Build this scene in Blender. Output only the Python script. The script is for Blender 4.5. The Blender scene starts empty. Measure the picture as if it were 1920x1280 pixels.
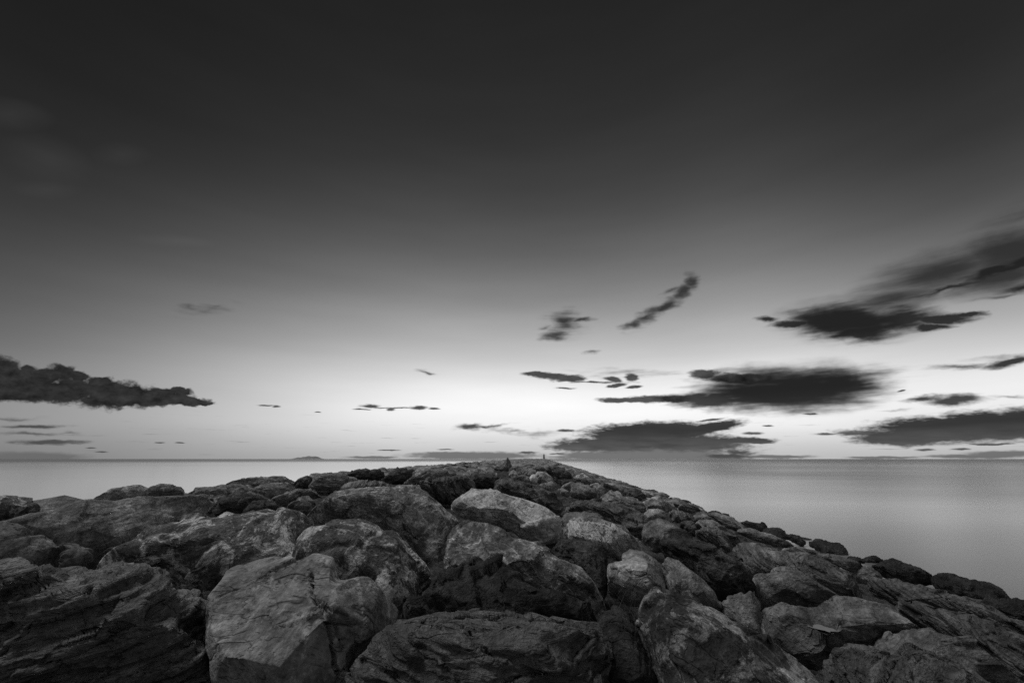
import bpy, math, random
import numpy as np
from mathutils import Matrix, Vector, Euler
from mathutils.bvhtree import BVHTree

R = math.radians
scene = bpy.context.scene
col = scene.collection

# ------------------------------------------------------------------ camera
H = 5.0                      # eye height above the sea (m)
FOC = 16.0 / 36.0 * 1920.0   # focal length in photo pixels
PITCH = math.atan(220.0 / FOC)
cam_d = bpy.data.cameras.new('camera'); cam_d.lens = 16.0; cam_d.sensor_width = 36.0
cam_d.clip_start = 0.05; cam_d.clip_end = 400000.0
cam = bpy.data.objects.new('camera', cam_d); col.objects.link(cam)
cam.location = (0, 0, H); cam.rotation_euler = (math.pi / 2 + PITCH, 0, 0)
scene.camera = cam

scene.view_settings.view_transform = 'Standard'
scene.view_settings.look = 'None'
scene.view_settings.exposure = 0.0
scene.view_settings.gamma = 1.0
scene.cycles.max_bounces = 6
scene.cycles.diffuse_bounces = 3
scene.cycles.glossy_bounces = 2
scene.cycles.use_denoising = False
scene.cycles.sample_clamp_indirect = 4.0

CR, SR = math.cos(PITCH), math.sin(PITCH)
def ray(px, py):
    a, b = px - 960.0, 640.0 - py
    v = np.array([a, FOC * CR - b * SR, FOC * SR + b * CR])
    return v / np.linalg.norm(v)
def azel(px, py):
    v = ray(px, py)
    return math.degrees(math.atan2(v[0], v[1])), math.degrees(math.asin(v[2]))

# ------------------------------------------------------------------ node helpers
class NT:
    def __init__(s, nt): s.nt = nt; s.n = nt.nodes; s.l = nt.links
    def new(s, t, **kw):
        n = s.n.new(t)
        for k, v in kw.items(): setattr(n, k, v)
        return n
    def put(s, sock, v):
        if v is None: return
        if isinstance(v, bpy.types.NodeSocket): s.l.new(v, sock)
        else: sock.default_value = v
    def math(s, op, a, b=None, c=None, clamp=False):
        n = s.new('ShaderNodeMath', operation=op, use_clamp=clamp)
        s.put(n.inputs[0], a); s.put(n.inputs[1], b); s.put(n.inputs[2], c)
        return n.outputs[0]
    def vmath(s, op, a, b=None, out=0):
        n = s.new('ShaderNodeVectorMath', operation=op)
        s.put(n.inputs[0], a)
        if b is not None:
            s.put(n.inputs[3] if op == 'SCALE' else n.inputs[1], b)
        return n.outputs['Value'] if op in ('LENGTH', 'DOT_PRODUCT') else n.outputs[0]
    def vmath3(s, d, vec):
        n = s.new('ShaderNodeVectorMath', operation='MULTIPLY_ADD')
        s.put(n.inputs[0], d); n.inputs[1].default_value = (1e-9, 1e-9, 0); s.put(n.inputs[2], vec)
        return n.outputs[0]
    def mapr(s, v, a, b, c=0.0, d=1.0, kind='SMOOTHSTEP'):
        n = s.new('ShaderNodeMapRange', interpolation_type=kind)
        s.put(n.inputs[0], v); s.put(n.inputs[1], a); s.put(n.inputs[2], b); s.put(n.inputs[3], c); s.put(n.inputs[4], d)
        return n.outputs[0]
    def mapping(s, v, loc=(0, 0, 0), rot=(0, 0, 0), sc=(1, 1, 1), kind='POINT'):
        n = s.new('ShaderNodeMapping', vector_type=kind)
        s.put(n.inputs[0], v); n.inputs[1].default_value = loc; n.inputs[2].default_value = rot; n.inputs[3].default_value = sc
        return n.outputs[0]
    def noise(s, v, scale=1.0, detail=2.0, rough=0.5, dist=0.0, col=False, kind='FBM'):
        n = s.new('ShaderNodeTexNoise'); n.noise_dimensions = '3D'
        n.noise_type = kind
        s.put(n.inputs['Vector'], v); n.inputs['Scale'].default_value = scale; n.inputs['Detail'].default_value = detail
        n.inputs['Roughness'].default_value = rough; n.inputs['Distortion'].default_value = dist
        return n.outputs[1] if col else n.outputs[0]
    def ramp(s, v, pts, interp='LINEAR'):
        n = s.new('ShaderNodeValToRGB'); cr = n.color_ramp; cr.interpolation = interp
        while len(cr.elements) > 1: cr.elements.remove(cr.elements[-1])
        for i, (p, c) in enumerate(pts):
            e = cr.elements[0] if i == 0 else cr.elements.new(p)
            e.position = p; e.color = (c, c, c, 1)
        s.put(n.inputs[0], v)
        return n.outputs[0]
    def mix(s, f, a, b):
        n = s.new('ShaderNodeMix', data_type='FLOAT')
        s.put(n.inputs[0], f); s.put(n.inputs[2], a); s.put(n.inputs[3], b)
        return n.outputs[0]

# ------------------------------------------------------------------ world: dusk sky with clouds
world = bpy.data.worlds.new('World'); scene.world = world; world.use_nodes = True
w = NT(world.node_tree); w.n.clear()
tc = w.new('ShaderNodeTexCoord')
sep = w.new('ShaderNodeSeparateXYZ'); w.l.new(tc.outputs['Generated'], sep.inputs[0])
X_, Y_, Z_ = sep.outputs
az = w.math('MULTIPLY', w.math('ARCTAN2', X_, Y_), 180 / math.pi)
el = w.math('MULTIPLY', w.math('ARCSINE', Z_), 180 / math.pi)
elp = w.math('ABSOLUTE', el)
def S(v): v /= 255.0; return v / 12.92 if v < 0.04045 else ((v + 0.055) / 1.055) ** 2.4
SKY_C = [(0, 190), (1.5, 205), (4, 246), (6.5, 255), (9, 238), (12, 201), (17, 155), (21, 124), (25, 99), (30, 72), (36, 55), (42, 44), (51, 35), (65, 31), (90, 42)]
SKY_L = [(0, 120), (1, 126), (3.4, 139), (5, 136), (7, 121), (11.3, 92), (15.7, 73), (20, 58), (24, 48), (28, 39), (35.5, 31), (50, 28), (65, 30), (90, 42)]
SKY_R = [(0, 172), (1, 186), (3, 228), (5, 243), (7, 235), (9.5, 204), (13, 156), (15.7, 130), (20, 90), (24, 67), (28, 53), (35.5, 39), (50, 31), (65, 30), (90, 42)]
SKY_B = [(0, 118), (5, 112), (15, 115), (30, 118), (50, 104), (70, 78), (90, 42)]
def skyramp(pts): return w.ramp(w.math('DIVIDE', elp, 90.0), [(e / 90.0, S(v)) for e, v in pts], 'B_SPLINE')
sC, sL, sR, sB = map(skyramp, (SKY_C, SKY_L, SKY_R, SKY_B))
fL = w.mapr(az, -4.0, -56.0)
fR = w.mapr(az, 24.0, 52.0)
aa = w.math('ABSOLUTE', az)
fB = w.mapr(aa, 55.0, 130.0)
sky = w.mix(fL, sC, sL); sky = w.mix(fR, sky, sR); sky = w.mix(fB, sky, sB)
cmb = w.new('ShaderNodeCombineXYZ'); w.put(cmb.inputs[0], az); w.put(cmb.inputs[1], el); cmb.inputs[2].default_value = 0
P = cmb.outputs[0]
# broad unevenness of the air
un = w.noise(w.mapping(P, sc=(0.035, 0.22, 1)), 1.0, 3, 0.5)
sky = w.math('MULTIPLY', sky, w.mapr(un, 0.3, 0.7, 0.94, 1.05, 'LINEAR'))

def lobes(vec, lst):
    d = None
    for k_, it in enumerate(lst):
        if k_ % 6 == 5:          # keeps the node program evaluating one batch after another
            vec = w.vmath3(d, vec)
        px, py, rx, ry = it[:4]; ang = it[4] if len(it) > 4 else 0.0; wt = it[5] if len(it) > 5 else 1.0
        a0, e0 = azel(px, py); a1, e1 = azel(px + 5, py); a2, e2 = azel(px, py - 5)
        kx = math.hypot(a1 - a0, e1 - e0) / 5; ky = math.hypot(a2 - a0, e2 - e0) / 5
        rot = math.atan2(e1 - e0, a1 - a0) + R(ang)
        m = w.mapping(vec, (a0, e0, 0), (0, 0, rot), (rx * kx, ry * ky, 1), 'TEXTURE')
        v = w.math('MULTIPLY_ADD', w.vmath('LENGTH', m), -wt, wt)
        d = v if d is None else w.math('MAXIMUM', d, v)
    return d
CRISP = [(5,690,40,26,0,1.1),(52,694,18,13,0,1.1),(35,715,80,33),(88,706,34,20,0,1.2),(118,700,34,18,0,1.1),(148,706,22,14,0,1.2),(112,730,115,30),(188,716,34,13,0,1.1),(200,730,60,20),(225,749,95,22,0,1.2),(250,733,55,20,-8),(285,738,40,13),
 (308,739,50,13,-8),(300,748,76,16,0,1.2),(334,731,16,7),(342,737,24,8),(348,753,50,9,0,1.2),(380,757,26,4,0,1.2),(30,738,130,18,0,1.2),(-60,700,80,45)]
CUM_FLAT = [(1005,701,36,6,0,1.5),(1065,709,44,9,0,1.5),(1035,705,48,7,0,1.4),(1060,727,28,2.5),(1120,716,90,3,0,.75),(745,764,80,2.2,0,.8),(1150,711,22,7,-8,1.3),(1155,722,26,5,10,1.3),(1185,707,17,10,0,1.4),(1188,725,22,4,8,1.2),
 (1230,748,80,9,0,1.3),(1155,750,46,7,0,1.3),(1195,749,60,7,0,1.3),(1320,701,40,12,0,1.4),(1380,708,85,12,0,1.3),
 (1620,811,90,10),(1550,813,34,4),(1410,812,26,4),(1330,787,42,3,8),(1360,794,40,3,12),
 (695,761,26,4.5),(680,767,22,1.6),(733,767,10,4.5),(785,764,24,6),(815,766,16,2.5),(498,760,20,1.8),(517,762,9,3),(597,773,9,1.6),
 (60,800,78,5),(95,829,95,7),(170,839,14,2),(190,847,20,2),(300,829,13,1.5),(338,829,14,1.7),(1690,732,11,2.5,12),
 (1800,842,26,2.5),(1735,843,26,3),(1520,776,20,2.5),(1440,798,14,2),(1060,807,24,3.5),(990,848,26,3),(730,844,30,1.6),(835,842,22,1.6),
 (1045,850,20,2),(1385,848,38,7,0,.9),(1360,855,60,6)]
SOFT = [(1590,603,125,40),(1545,602,85,34),(1690,598,100,28),(1765,598,80,14,0,1.1),(1485,607,58,9),(1438,599,26,8),(1610,624,85,26),(1740,613,55,10),(1815,592,40,6,8),(1880,556,70,6,10,.4),
 (1880,505,90,10,20,1),(1925,492,60,14,18,1),(1770,543,80,6,18,.7),(1925,540,80,12,15,.7),
 (1430,738,180,42),(1510,728,165,46),(1575,720,95,32),(1330,750,100,24),(1290,748,70,14),(1400,712,100,16),
 (880,800,34,9,0,.95),(925,797,60,4,5,.5),(905,800,30,4,0,.6),(800,697,26,4,-8,.5),(960,808,80,5,-4,.35),(1010,812,60,8,0,.3),
 (1790,750,90,13,3),(1735,748,60,8,8,.7),(1890,742,60,6,0,.45),(1895,679,70,13,13,1),(1810,686,110,7,8,.45),(1880,672,80,7,4,.3),(1670,770,44,4,4,.3),
 (1500,700,210,16,0,.3),(1180,698,110,10,0,.25),(30,785,60,5,0,.35),(60,813,90,5,0,.5),(130,812,30,5,0,.5)]
PUFF = [(1058,603,34,24,8),(1036,629,38,13,10),(1090,598,32,6,8),(1108,659,20,4,0,.6),(1025,612,18,5,10,.6),
 (1188,608,34,11,18),(1215,592,46,16,28),(1250,572,46,14,34),(1280,548,40,16,52),(1296,528,20,20,60),(1258,546,24,7,20,.7),
 (385,580,56,12,6,.5),(360,575,26,9,-10,.55),(408,573,26,6,10,.45)]
STREAK = [(1770,510,270,62,21,.75),(1900,470,230,66,20,.85),(1670,560,220,46,19,.7),(1880,520,200,46,18,.8),(1590,600,190,60,0,.7),(1930,400,200,40,32,.35),(1470,728,220,60,0,1.15),(1560,715,110,50,0,.9),(1590,603,150,46,0,1.1),(1620,720,90,50,0,.6),(1240,578,100,22,35,.30),(1058,610,60,40,0,.3)]
BANK = [(1205,815,140,27),(1245,806,125,20),(1150,832,135,17),(1290,830,140,19),(1330,802,80,13,10),(1400,826,66,8),(1090,838,80,10),
 (1765,805,175,30),(1850,798,150,34),(1930,795,110,38),(1690,822,120,17),(1880,812,70,16),(1860,832,50,3)]
LOW = [(1160,857,170,7),(1450,856,90,4),(700,857,60,3),(1650,857,80,3),(1230,848,190,22),(1330,856,110,9),(890,854,150,9),(850,851,90,6),(60,856,120,11),(1880,851,90,7),(1830,855,120,5),(1100,853,60,8)]
wn = w.noise(w.mapping(P, sc=(0.55, 1.0, 1)), 1.0, 4, 0.55, col=True)
wv = w.vmath('SUBTRACT', wn, (0.5, 0.5, 0.5))
def warp(k, kx=1.0): return w.vmath('ADD', P, w.vmath('MULTIPLY', wv, (k * kx, k, 0)))
def cover(vec, lst, nz, amp, lo, hi):
    d = lobes(vec, lst)
    d = w.math('ADD', d, w.math('MULTIPLY', w.math('SUBTRACT', nz, 0.5), amp))
    return w.mapr(d, lo, hi)
n_cr = w.noise(w.mapping(P, sc=(1.0, 1.25, 1)), 0.9, 7, 0.6)
n_fl = w.noise(w.mapping(P, sc=(0.8, 2.6, 1)), 1.1, 6, 0.6)
n_so = w.noise(w.mapping(P, rot=(0, 0, R(-12)), sc=(0.26, 1.7, 1)), 0.9, 3.5, 0.5)
def after(c, v): return w.vmath3(c, v)
c1 = cover(warp(1.0, 1.3), CRISP, n_cr, 1.3, -0.04, 0.40)
c2 = cover(after(c1, warp(0.35, 1.6)), CUM_FLAT, n_fl, 1.15, 0.02, 0.70)
c3 = cover(after(c2, warp(1.0, 2.0)), SOFT, n_so, 0.9, -0.06, 0.66)
c8 = cover(after(c3, warp(0.9, 2.4)), PUFF, n_so, 1.15, -0.12, 0.95)
c7 = cover(after(c8, warp(0.8, 2.5)), STREAK, n_so, 0.34, 0.0, 0.72)
c4 = cover(after(c7, warp(0.5, 2.0)), BANK, n_fl, 0.75, -0.06, 0.42)
c5 = cover(after(c4, warp(0.25, 2.0)), LOW, n_fl, 0.7, -0.12, 0.5)
# flecks of small cloud near the horizon
fn = w.noise(w.mapping(P, loc=(3, 7, 0), sc=(0.22, 3.6, 1)), 1.0, 5, 0.6)
band = w.math('MULTIPLY', w.mapr(el, 0.1, 0.8), w.mapr(el, 6.0, 2.0))
c6 = w.math('MULTIPLY', w.mapr(fn, 0.60, 0.76), w.math('MULTIPLY', band, 0.6))
shade = w.mapr(n_cr, 0.35, 0.72, S(24), S(58), 'LINEAR')
dark = w.mix(w.mapr(el, 6.5, 1.2), shade, S(72))
lowc = S(104)
for c, colr, k in ((c6, S(110), 1.0), (c5, lowc, 0.92), (c4, w.math('MULTIPLY', w.mix(w.mapr(el, 3.6, 0.4), S(33), S(86)), w.mapr(n_so, .3, .7, .75, 1.3, 'LINEAR')), 0.97), (c7, S(40), 0.93), (c8, S(44), 0.93), (c3, w.mix(w.mapr(el, 7.5, 2), S(34), S(70)), 0.965), (c2, dark, 0.93), (c1, shade, 0.985)):
    sky = w.mix(w.math('MULTIPLY', c, k), sky, colr)
wl = w.math('MULTIPLY', lobes(after(c5, P), [(20,215,90,34,-8,1),(90,300,90,50,-20,.8),(230,290,60,24,0,.6),(330,452,90,13,-4,.9),(90,355,70,20,0,.7)]), w.mapr(un, .3, .7, .5, 1.3, 'LINEAR'))
sky = w.math('ADD', sky, w.math('MULTIPLY', w.math('MAXIMUM', wl, 0.0), 0.016))
sky = w.math('MAXIMUM', sky, 0.004)
bg = w.new('ShaderNodeBackground'); w.put(bg.inputs[0], sky); bg.inputs[1].default_value = 1.0
wo = w.new('ShaderNodeOutputWorld'); w.l.new(bg.outputs[0], wo.inputs[0])
world.cycles.sampling_method = 'MANUAL'; world.cycles.sample_map_resolution = 1024

# ------------------------------------------------------------------ added key light, wide and soft from high left, to lift rocks and sea
key_light_d = bpy.data.lights.new('key_light', 'SUN'); key_light_d.energy = 1.3; key_light_d.angle = R(22)
key_light = bpy.data.objects.new('key_light', key_light_d); col.objects.link(key_light)
sd = Vector((-0.50, 0.05, 0.86)).normalized()          # towards the light
key_light.rotation_euler = sd.to_track_quat('Z', 'Y').to_euler()

# ------------------------------------------------------------------ numpy noise
_rs = np.random.RandomState(11)
_perm = _rs.permutation(256).astype(np.int32); _perm = np.concatenate([_perm, _perm, _perm])
_g = _rs.normal(size=(256, 3)); _g /= np.linalg.norm(_g, axis=1)[:, None]; _g = _g.astype(np.float32)
def perlin(p):
    p = p.astype(np.float32); i = np.floor(p).astype(np.int32); f = p - i; i &= 255
    u = f * f * f * (f * (f * 6 - 15) + 10)
    out = 0
    for dx in (0, 1):
        for dy in (0, 1):
            for dz in (0, 1):
                h = _perm[_perm[_perm[i[:, 0] + dx] + ((i[:, 1] + dy) & 255)] + ((i[:, 2] + dz) & 255)]
                g = _g[h]
                dt = g[:, 0] * (f[:, 0] - dx) + g[:, 1] * (f[:, 1] - dy) + g[:, 2] * (f[:, 2] - dz)
                wx = u[:, 0] if dx else 1 - u[:, 0]; wy = u[:, 1] if dy else 1 - u[:, 1]; wz = u[:, 2] if dz else 1 - u[:, 2]
                out = out + dt * wx * wy * wz
    return out * 1.5
def fbm(p, octv=4, gain=0.5, ridged=False):
    a, s, t = 1.0, 0.0, 0.0
    for k in range(octv):
        n = perlin(p * (2.03 ** k) + k * 17.3)
        s = s + a * ((1 - 2 * np.abs(n)) if ridged else n); t += a; a *= gain
    return s / t

# ------------------------------------------------------------------ the mound (profile of the breakwater)
ALPHA = math.atan(60.0 / (FOC * CR + 220 * SR))
CA, SA = math.cos(ALPHA), math.sin(ALPHA)
LEN = 440.0
def st(x, y): return x * CA - y * SA, x * SA + y * CA      # lateral, along
def xy(s, t): return s * CA + t * SA, -s * SA + t * CA
def zprof(x, y):
    s, t = st(np.asarray(x, float), np.asarray(y, float))
    crest = np.interp(t, [0, 5, 10, 40, 120, 440], [-1.75, -1.62, -1.3, -1.2, -0.95, -0.15])
    z = crest - np.maximum(s - 1.0, 0) * (5.0 + crest) / 15.5 - np.maximum(-17.0 - s, 0) * 0.5
    z = z - np.maximum(t - LEN, 0) * 0.6
    return z + H
def ground_hit(px, py, off=0.0):
    r = ray(px, py); d = np.geomspace(1.8, 900, 4000)
    pz = H + r[2] * d; g = np.maximum(zprof(r[0] * d, r[1] * d) + off, 0.02)
    k = np.argmax(pz < g)
    return d[k] if (pz < g).any() else 400.0

# ------------------------------------------------------------------ rock materials
def rock_mat(name, tone, strata=0.0, sfreq=9.0, crack=0.0, cscale=1.2, vein=0.0, mottle=0.0, grain=0.5, bump=0.5, rough=0.85, spec=0.25, lichen=0.0):
    m = bpy.data.materials.new(name); m.use_nodes = True
    t = NT(m.node_tree); t.n.clear()
    co = t.new('ShaderNodeTexCoord').outputs['Object']
    oi = t.new('ShaderNodeObjectInfo')
    rnd = oi.outputs['Random']
    off = t.new('ShaderNodeCombineXYZ')
    for i, k in enumerate((37.0, 91.0, 53.0)): t.put(off.inputs[i], t.math('MULTIPLY', rnd, k))
    q = t.vmath('ADD', co, off.outputs[0])
    wc = t.vmath('SUBTRACT', t.noise(q, 0.9, 3, 0.5, col=True), (0.5, 0.5, 0.5))
    qw = t.vmath('ADD', q, t.vmath('SCALE', wc, 0.22))
    big = t.noise(q, 0.8, 4, 0.55)
    mid = t.noise(qw, 4.5, 8, 0.62)
    fine = t.noise(q, 26.0, 6, 0.65)
    h = t.math('MULTIPLY', mid, 0.11)
    h = t.math('MULTIPLY_ADD', fine, 0.030 * (0.6 + grain), h)
    h = t.math('MULTIPLY_ADD', t.noise(qw, 9.0, 6, 0.6, kind='RIDGED_MULTIFRACTAL'), 0.012, h)
    c = t.mapr(big, 0.3, 0.7, 0.72, 1.25, 'LINEAR')
    c = t.math('MULTIPLY', c, t.mapr(mid, 0.32, 0.68, 0.55, 1.5, 'LINEAR'))
    c = t.math('MULTIPLY', c, t.mapr(fine, 0.3, 0.7, 0.62, 1.4, 'LINEAR'))
    if strata:
        sl = t.noise(t.mapping(qw, sc=(0.55, 0.9, sfreq)), 1.0, 7, 0.62)
        sl2 = t.noise(t.mapping(qw, sc=(1.6, 3.0, sfreq * 4)), 1.0, 4, 0.6)
        h = t.math('MULTIPLY_ADD', sl, 0.13 * strata, h)
        h = t.math('MULTIPLY_ADD', sl2, 0.03 * strata, h)
        c = t.math('MULTIPLY', c, t.mix(strata * 0.9 if strata < 1.1 else 1.0, 1.0, t.mapr(sl, 0.36, 0.62, 0.50, 1.45, 'LINEAR')))
        c = t.math('MULTIPLY', c, t.mapr(sl2, 0.3, 0.7, 0.75, 1.25, 'LINEAR'))
    if mottle:
        pn = t.noise(qw, 2.6, 9, 0.72, 0.6)
        pm = t.mapr(pn, 0.50, 0.56)
        c = t.math('MULTIPLY', c, t.mix(pm, 1.0 - 0.42 * mottle, 1.0 + 1.6 * mottle))
    def lines(sc, th, stretch, rot, sh, brk):
        vn = t.noise(t.mapping(qw, loc=(sh, 3 + sh, sc), rot=rot, sc=stretch), sc, 2.5, 0.45)
        vm = t.mapr(t.math('ABSOLUTE', t.math('SUBTRACT', vn, 0.5)), 0.0, th, 1.0, 0.0, 'LINEAR')
        return t.math('MULTIPLY', vm, t.mapr(t.noise(q, sc * 0.9 + sh, 2, 0.5), brk, brk + .08))
    if vein:
        for sc, th, k, rot, sh in ((1.1, .010, 2.4, (0.4, 0.7, 0), 5), (2.6, .014, 1.6, (0.2, -0.6, 1.1), 11), (5.5, .02, 1.0, (1.0, 0.3, 0.5), 17)):
            c = t.math('MULTIPLY', c, t.mix(t.math('MULTIPLY', lines(sc, th, (.5, 2.2, 1), rot, sh, .42), vein * 0.8), 1.0, 1.0 + k))
    if crack:
        for sc, th, k, rot, sh in ((cscale, .008, 1.0, (0.3, 1.2, 0.2), 2), (cscale * 2.2, .012, .8, (1.1, 0.2, 0.9), 7), (cscale * 4.5, .018, .6, (0.1, 0.5, 1.5), 13)):
            cm = t.math('MULTIPLY', lines(sc, th, (.16, 2.2, 1.5), rot, sh, .48), k * crack)
            h = t.math('MULTIPLY_ADD', cm, -0.04, h)
            c = t.math('MULTIPLY', c, t.mapr(cm, 0, 1, 1.0, 0.22, 'LINEAR'))
    if lichen:
        ln = t.noise(q, 11.0, 6, 0.7)
        c = t.math('MULTIPLY_ADD', t.mapr(ln, 0.60, 0.66), lichen * 1.6, c)
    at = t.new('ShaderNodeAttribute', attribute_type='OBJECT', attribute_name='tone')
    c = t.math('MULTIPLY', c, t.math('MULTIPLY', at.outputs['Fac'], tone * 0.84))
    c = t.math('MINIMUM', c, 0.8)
    bp = t.new('ShaderNodeBump'); bp.inputs['Strength'].default_value = min(1.0, bump); bp.inputs['Distance'].default_value = 1.0 * max(1.0, bump)
    t.put(bp.inputs['Height'], h)
    b = t.new('ShaderNodeBsdfPrincipled')
    t.put(b.inputs['Base Color'], c); b.inputs['Specular IOR Level'].default_value = spec
    t.put(b.inputs['Roughness'], t.mapr(mid, 0.3, 0.7, rough + 0.1, rough - 0.12, 'LINEAR')); t.l.new(bp.outputs[0], b.inputs['Normal'])
    o = t.new('ShaderNodeOutputMaterial'); t.l.new(b.outputs[0], o.inputs[0])
    return m
M = {
 'pale':   rock_mat('pale_cracked_limestone', 0.31, strata=0.25, sfreq=5, crack=0.9, cscale=0.9, mottle=0.3, grain=0.3, bump=0.55, rough=0.8),
 'schist': rock_mat('layered_schist', 0.24, strata=1.2, sfreq=9, crack=0.5, cscale=1.6, vein=0.15, bump=1.0, rough=0.6, spec=0.45),
 'mottle': rock_mat('mottled_limestone', 0.25, strata=0.25, sfreq=4, crack=0.5, mottle=1.0, vein=0.7, bump=0.9, rough=0.8),
 'vein':   rock_mat('veined_dark_rock', 0.23, strata=0.3, sfreq=4, crack=0.3, mottle=0.5, vein=1.1, bump=0.9, rough=0.75),
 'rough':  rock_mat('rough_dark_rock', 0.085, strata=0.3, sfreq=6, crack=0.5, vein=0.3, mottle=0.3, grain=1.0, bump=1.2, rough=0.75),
 'grain':  rock_mat('granular_grey_rock', 0.36, strata=0.45, sfreq=7, crack=0.35, mottle=0.3, grain=1.0, bump=0.9),
 'streak': rock_mat('streaked_grey_schist', 0.31, strata=1.0, sfreq=13, crack=0.25, vein=0.1, grain=0.6, bump=0.9),
 'weed':   rock_mat('wet_weedy_rock', 0.030, strata=0.2, mottle=0.5, grain=1.6, bump=1.2, rough=0.55, spec=0.5),
 'white':  rock_mat('white_marble', 1.25, mottle=0.0, grain=0.2, bump=0.3),
}

# ------------------------------------------------------------------ rock meshes
_ico = {}
def ico(n):
    if n not in _ico:
        import bmesh
        bm = bmesh.new(); bmesh.ops.create_icosphere(bm, subdivisions=n, radius=1.0)
        me = bpy.data.meshes.new('tmp'); bm.to_mesh(me); bm.free()
        v = np.zeros(len(me.vertices) * 3, np.float64); me.vertices.foreach_get('co', v)
        f = np.zeros(len(me.loops), np.int32); me.loops.foreach_get('vertex_index', f)
        bpy.data.meshes.remove(me)
        _ico[n] = (v.reshape(-1, 3), f.reshape(-1, 3))
    return _ico[n]
def vnormals(v, f):
    a, b, c = v[f[:, 0]], v[f[:, 1]], v[f[:, 2]]
    fn = np.cross(b - a, c - a); n = np.zeros_like(v)
    for i in range(3):
        for k in range(3): n[:, k] += np.bincount(f[:, i], weights=fn[:, k], minlength=len(v))
    return n / (np.linalg.norm(n, axis=1)[:, None] + 1e-12)
def mesh_from(name, v, f, mat, smooth=True):
    me = bpy.data.meshes.new(name)
    me.vertices.add(len(v)); me.vertices.foreach_set('co', np.ascontiguousarray(v, np.float32).ravel())
    k = f.shape[1]
    me.loops.add(f.size); me.loops.foreach_set('vertex_index', np.ascontiguousarray(f, np.int32).ravel())
    me.polygons.add(len(f)); me.polygons.foreach_set('loop_start', np.arange(0, f.size, k, dtype=np.int32))
    me.polygons.foreach_set('use_smooth', np.full(len(f), smooth))
    me.update(calc_edges=True); me.validate()
    if mat: me.materials.append(mat)
    return me
def unit(v): v = np.asarray(v, float); return v / np.linalg.norm(v)

STY = {  # low swell, plate size/height/flatness (x2), fine, bedding steps; number of random facets
 'pale':   dict(low=.05, c1=.45, a1=.028, c2=.16, a2=.006, flat=1.2, fin=.003, lay=.003, lf=6, nf=9),
 'schist': dict(low=.05, c1=.36, a1=.040, c2=.13, a2=.016, flat=5.0, fin=.005, lay=.018, lf=11, nf=7),
 'mottle': dict(low=.06, c1=.32, a1=.020, c2=.12, a2=.007, flat=1.3, fin=.004, lay=.002, lf=6, nf=8),
 'vein':   dict(low=.05, c1=.36, a1=.022, c2=.13, a2=.007, flat=1.5, fin=.004, lay=.003, lf=6, nf=9),
 'rough':  dict(low=.06, c1=.32, a1=.040, c2=.13, a2=.012, flat=2.0, fin=.006, lay=.005, lf=8, nf=9),
 'grain':  dict(low=.06, c1=.36, a1=.022, c2=.13, a2=.006, flat=1.8, fin=.004, lay=.004, lf=8, nf=9),
 'streak': dict(low=.05, c1=.38, a1=.028, c2=.13, a2=.010, flat=5.0, fin=.004, lay=.013, lf=15, nf=7),
 'weed':   dict(low=.08, c1=.34, a1=.035, c2=.13, a2=.014, flat=1.6, fin=.010, lay=.003, lf=8, nf=8),
 'white':  dict(low=.06, c1=.40, a1=.040, c2=.15, a2=.010, flat=1.2, fin=.004, lay=.002, lf=6, nf=7),
}
def plates(p, seed, tilt=1.0):
    """piecewise planar heights: every cell of a random 3-D mosaic is a small tilted plane"""
    p = p.astype(np.float32); b = np.floor(p).astype(np.int32); best = np.full(len(p), 1e9, np.float32)
    h = np.zeros(len(p), np.float32)
    for dx in (-1, 0, 1):
        for dy in (-1, 0, 1):
            for dz in (-1, 0, 1):
                c = b + np.array([dx, dy, dz], np.int32)
                k = _perm[_perm[_perm[(c[:, 0] + seed) & 255] + (c[:, 1] & 255)] + (c[:, 2] & 255)]
                g = _g[k]; ctr = c + 0.5 + 0.42 * g
                v = p - ctr; d = (v * v).sum(1)
                k2 = _perm[k + 77]
                hh = (k2 / 255.0 - 0.5) + tilt * (v * _g[_perm[k + 31]]).sum(1)
                m = d < best
                best = np.where(m, d, best); h = np.where(m, hh, h)
    return h
def weather(p, f, size, kind, seed, bed, amp=1.0):
    """add relief to points p (metres, about the origin); bed = 3x3, rows are bedding axes (last row = layer normal)"""
    s = STY[kind]; o = np.array([seed * 3.7, seed * 1.3, seed * 7.1])
    dirn = p / (np.linalg.norm(p, axis=1)[:, None] + 1e-9)
    p = p + dirn * (fbm(p * (1.6 / size) + o, 2)[:, None] * s['low'] * size * amp)
    q = p @ bed.T; fl = np.array([1, 1.25, s['flat']])
    wp = np.stack([fbm(q * (1.6 / size) + o + 3 * k, 3) for k in range(3)], 1)
    n = vnormals(p, f)
    w1 = (q * fl) / (s['c1'] * size) + wp * 0.3 + o
    d1 = plates(w1, seed, 1.1) * s['a1'] * size
    p = p + n * (d1 * amp)[:, None]
    n = vnormals(p, f)
    cs = min(size, 2.2)
    w2 = (q * fl) / (s['c2'] * cs) + wp * 0.45 + fbm(q * 5 / cs, 2)[:, None] * .12 + o
    d = plates(w2, seed + 9, 1.2) * s['a2'] * cs
    lc = q[:, 2] * s['lf'] / cs + wp[:, 0] * 1.6
    fr = lc - np.floor(lc); step = np.floor(lc) + np.clip((fr - 0.5) / 0.15, 0, 1) - lc
    lum = perlin(np.stack([q[:, 0] * .7, q[:, 1] * .7, np.floor(lc) * 3.1], 1) + o)
    d += (step * 0.6 + lum * 1.2) * s['lay'] * cs * 0.8
    d += fbm(np.stack([q[:, 0] * 2, q[:, 1] * 2, q[:, 2] * 11], 1) + o, 4, .6) * s['lay'] * cs * 0.7
    d += (fbm(p * 6.0 + o, 5, 0.62, True) - .3) * s['fin'] * cs * 1.3
    return p + n * (d * amp)[:, None]

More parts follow.
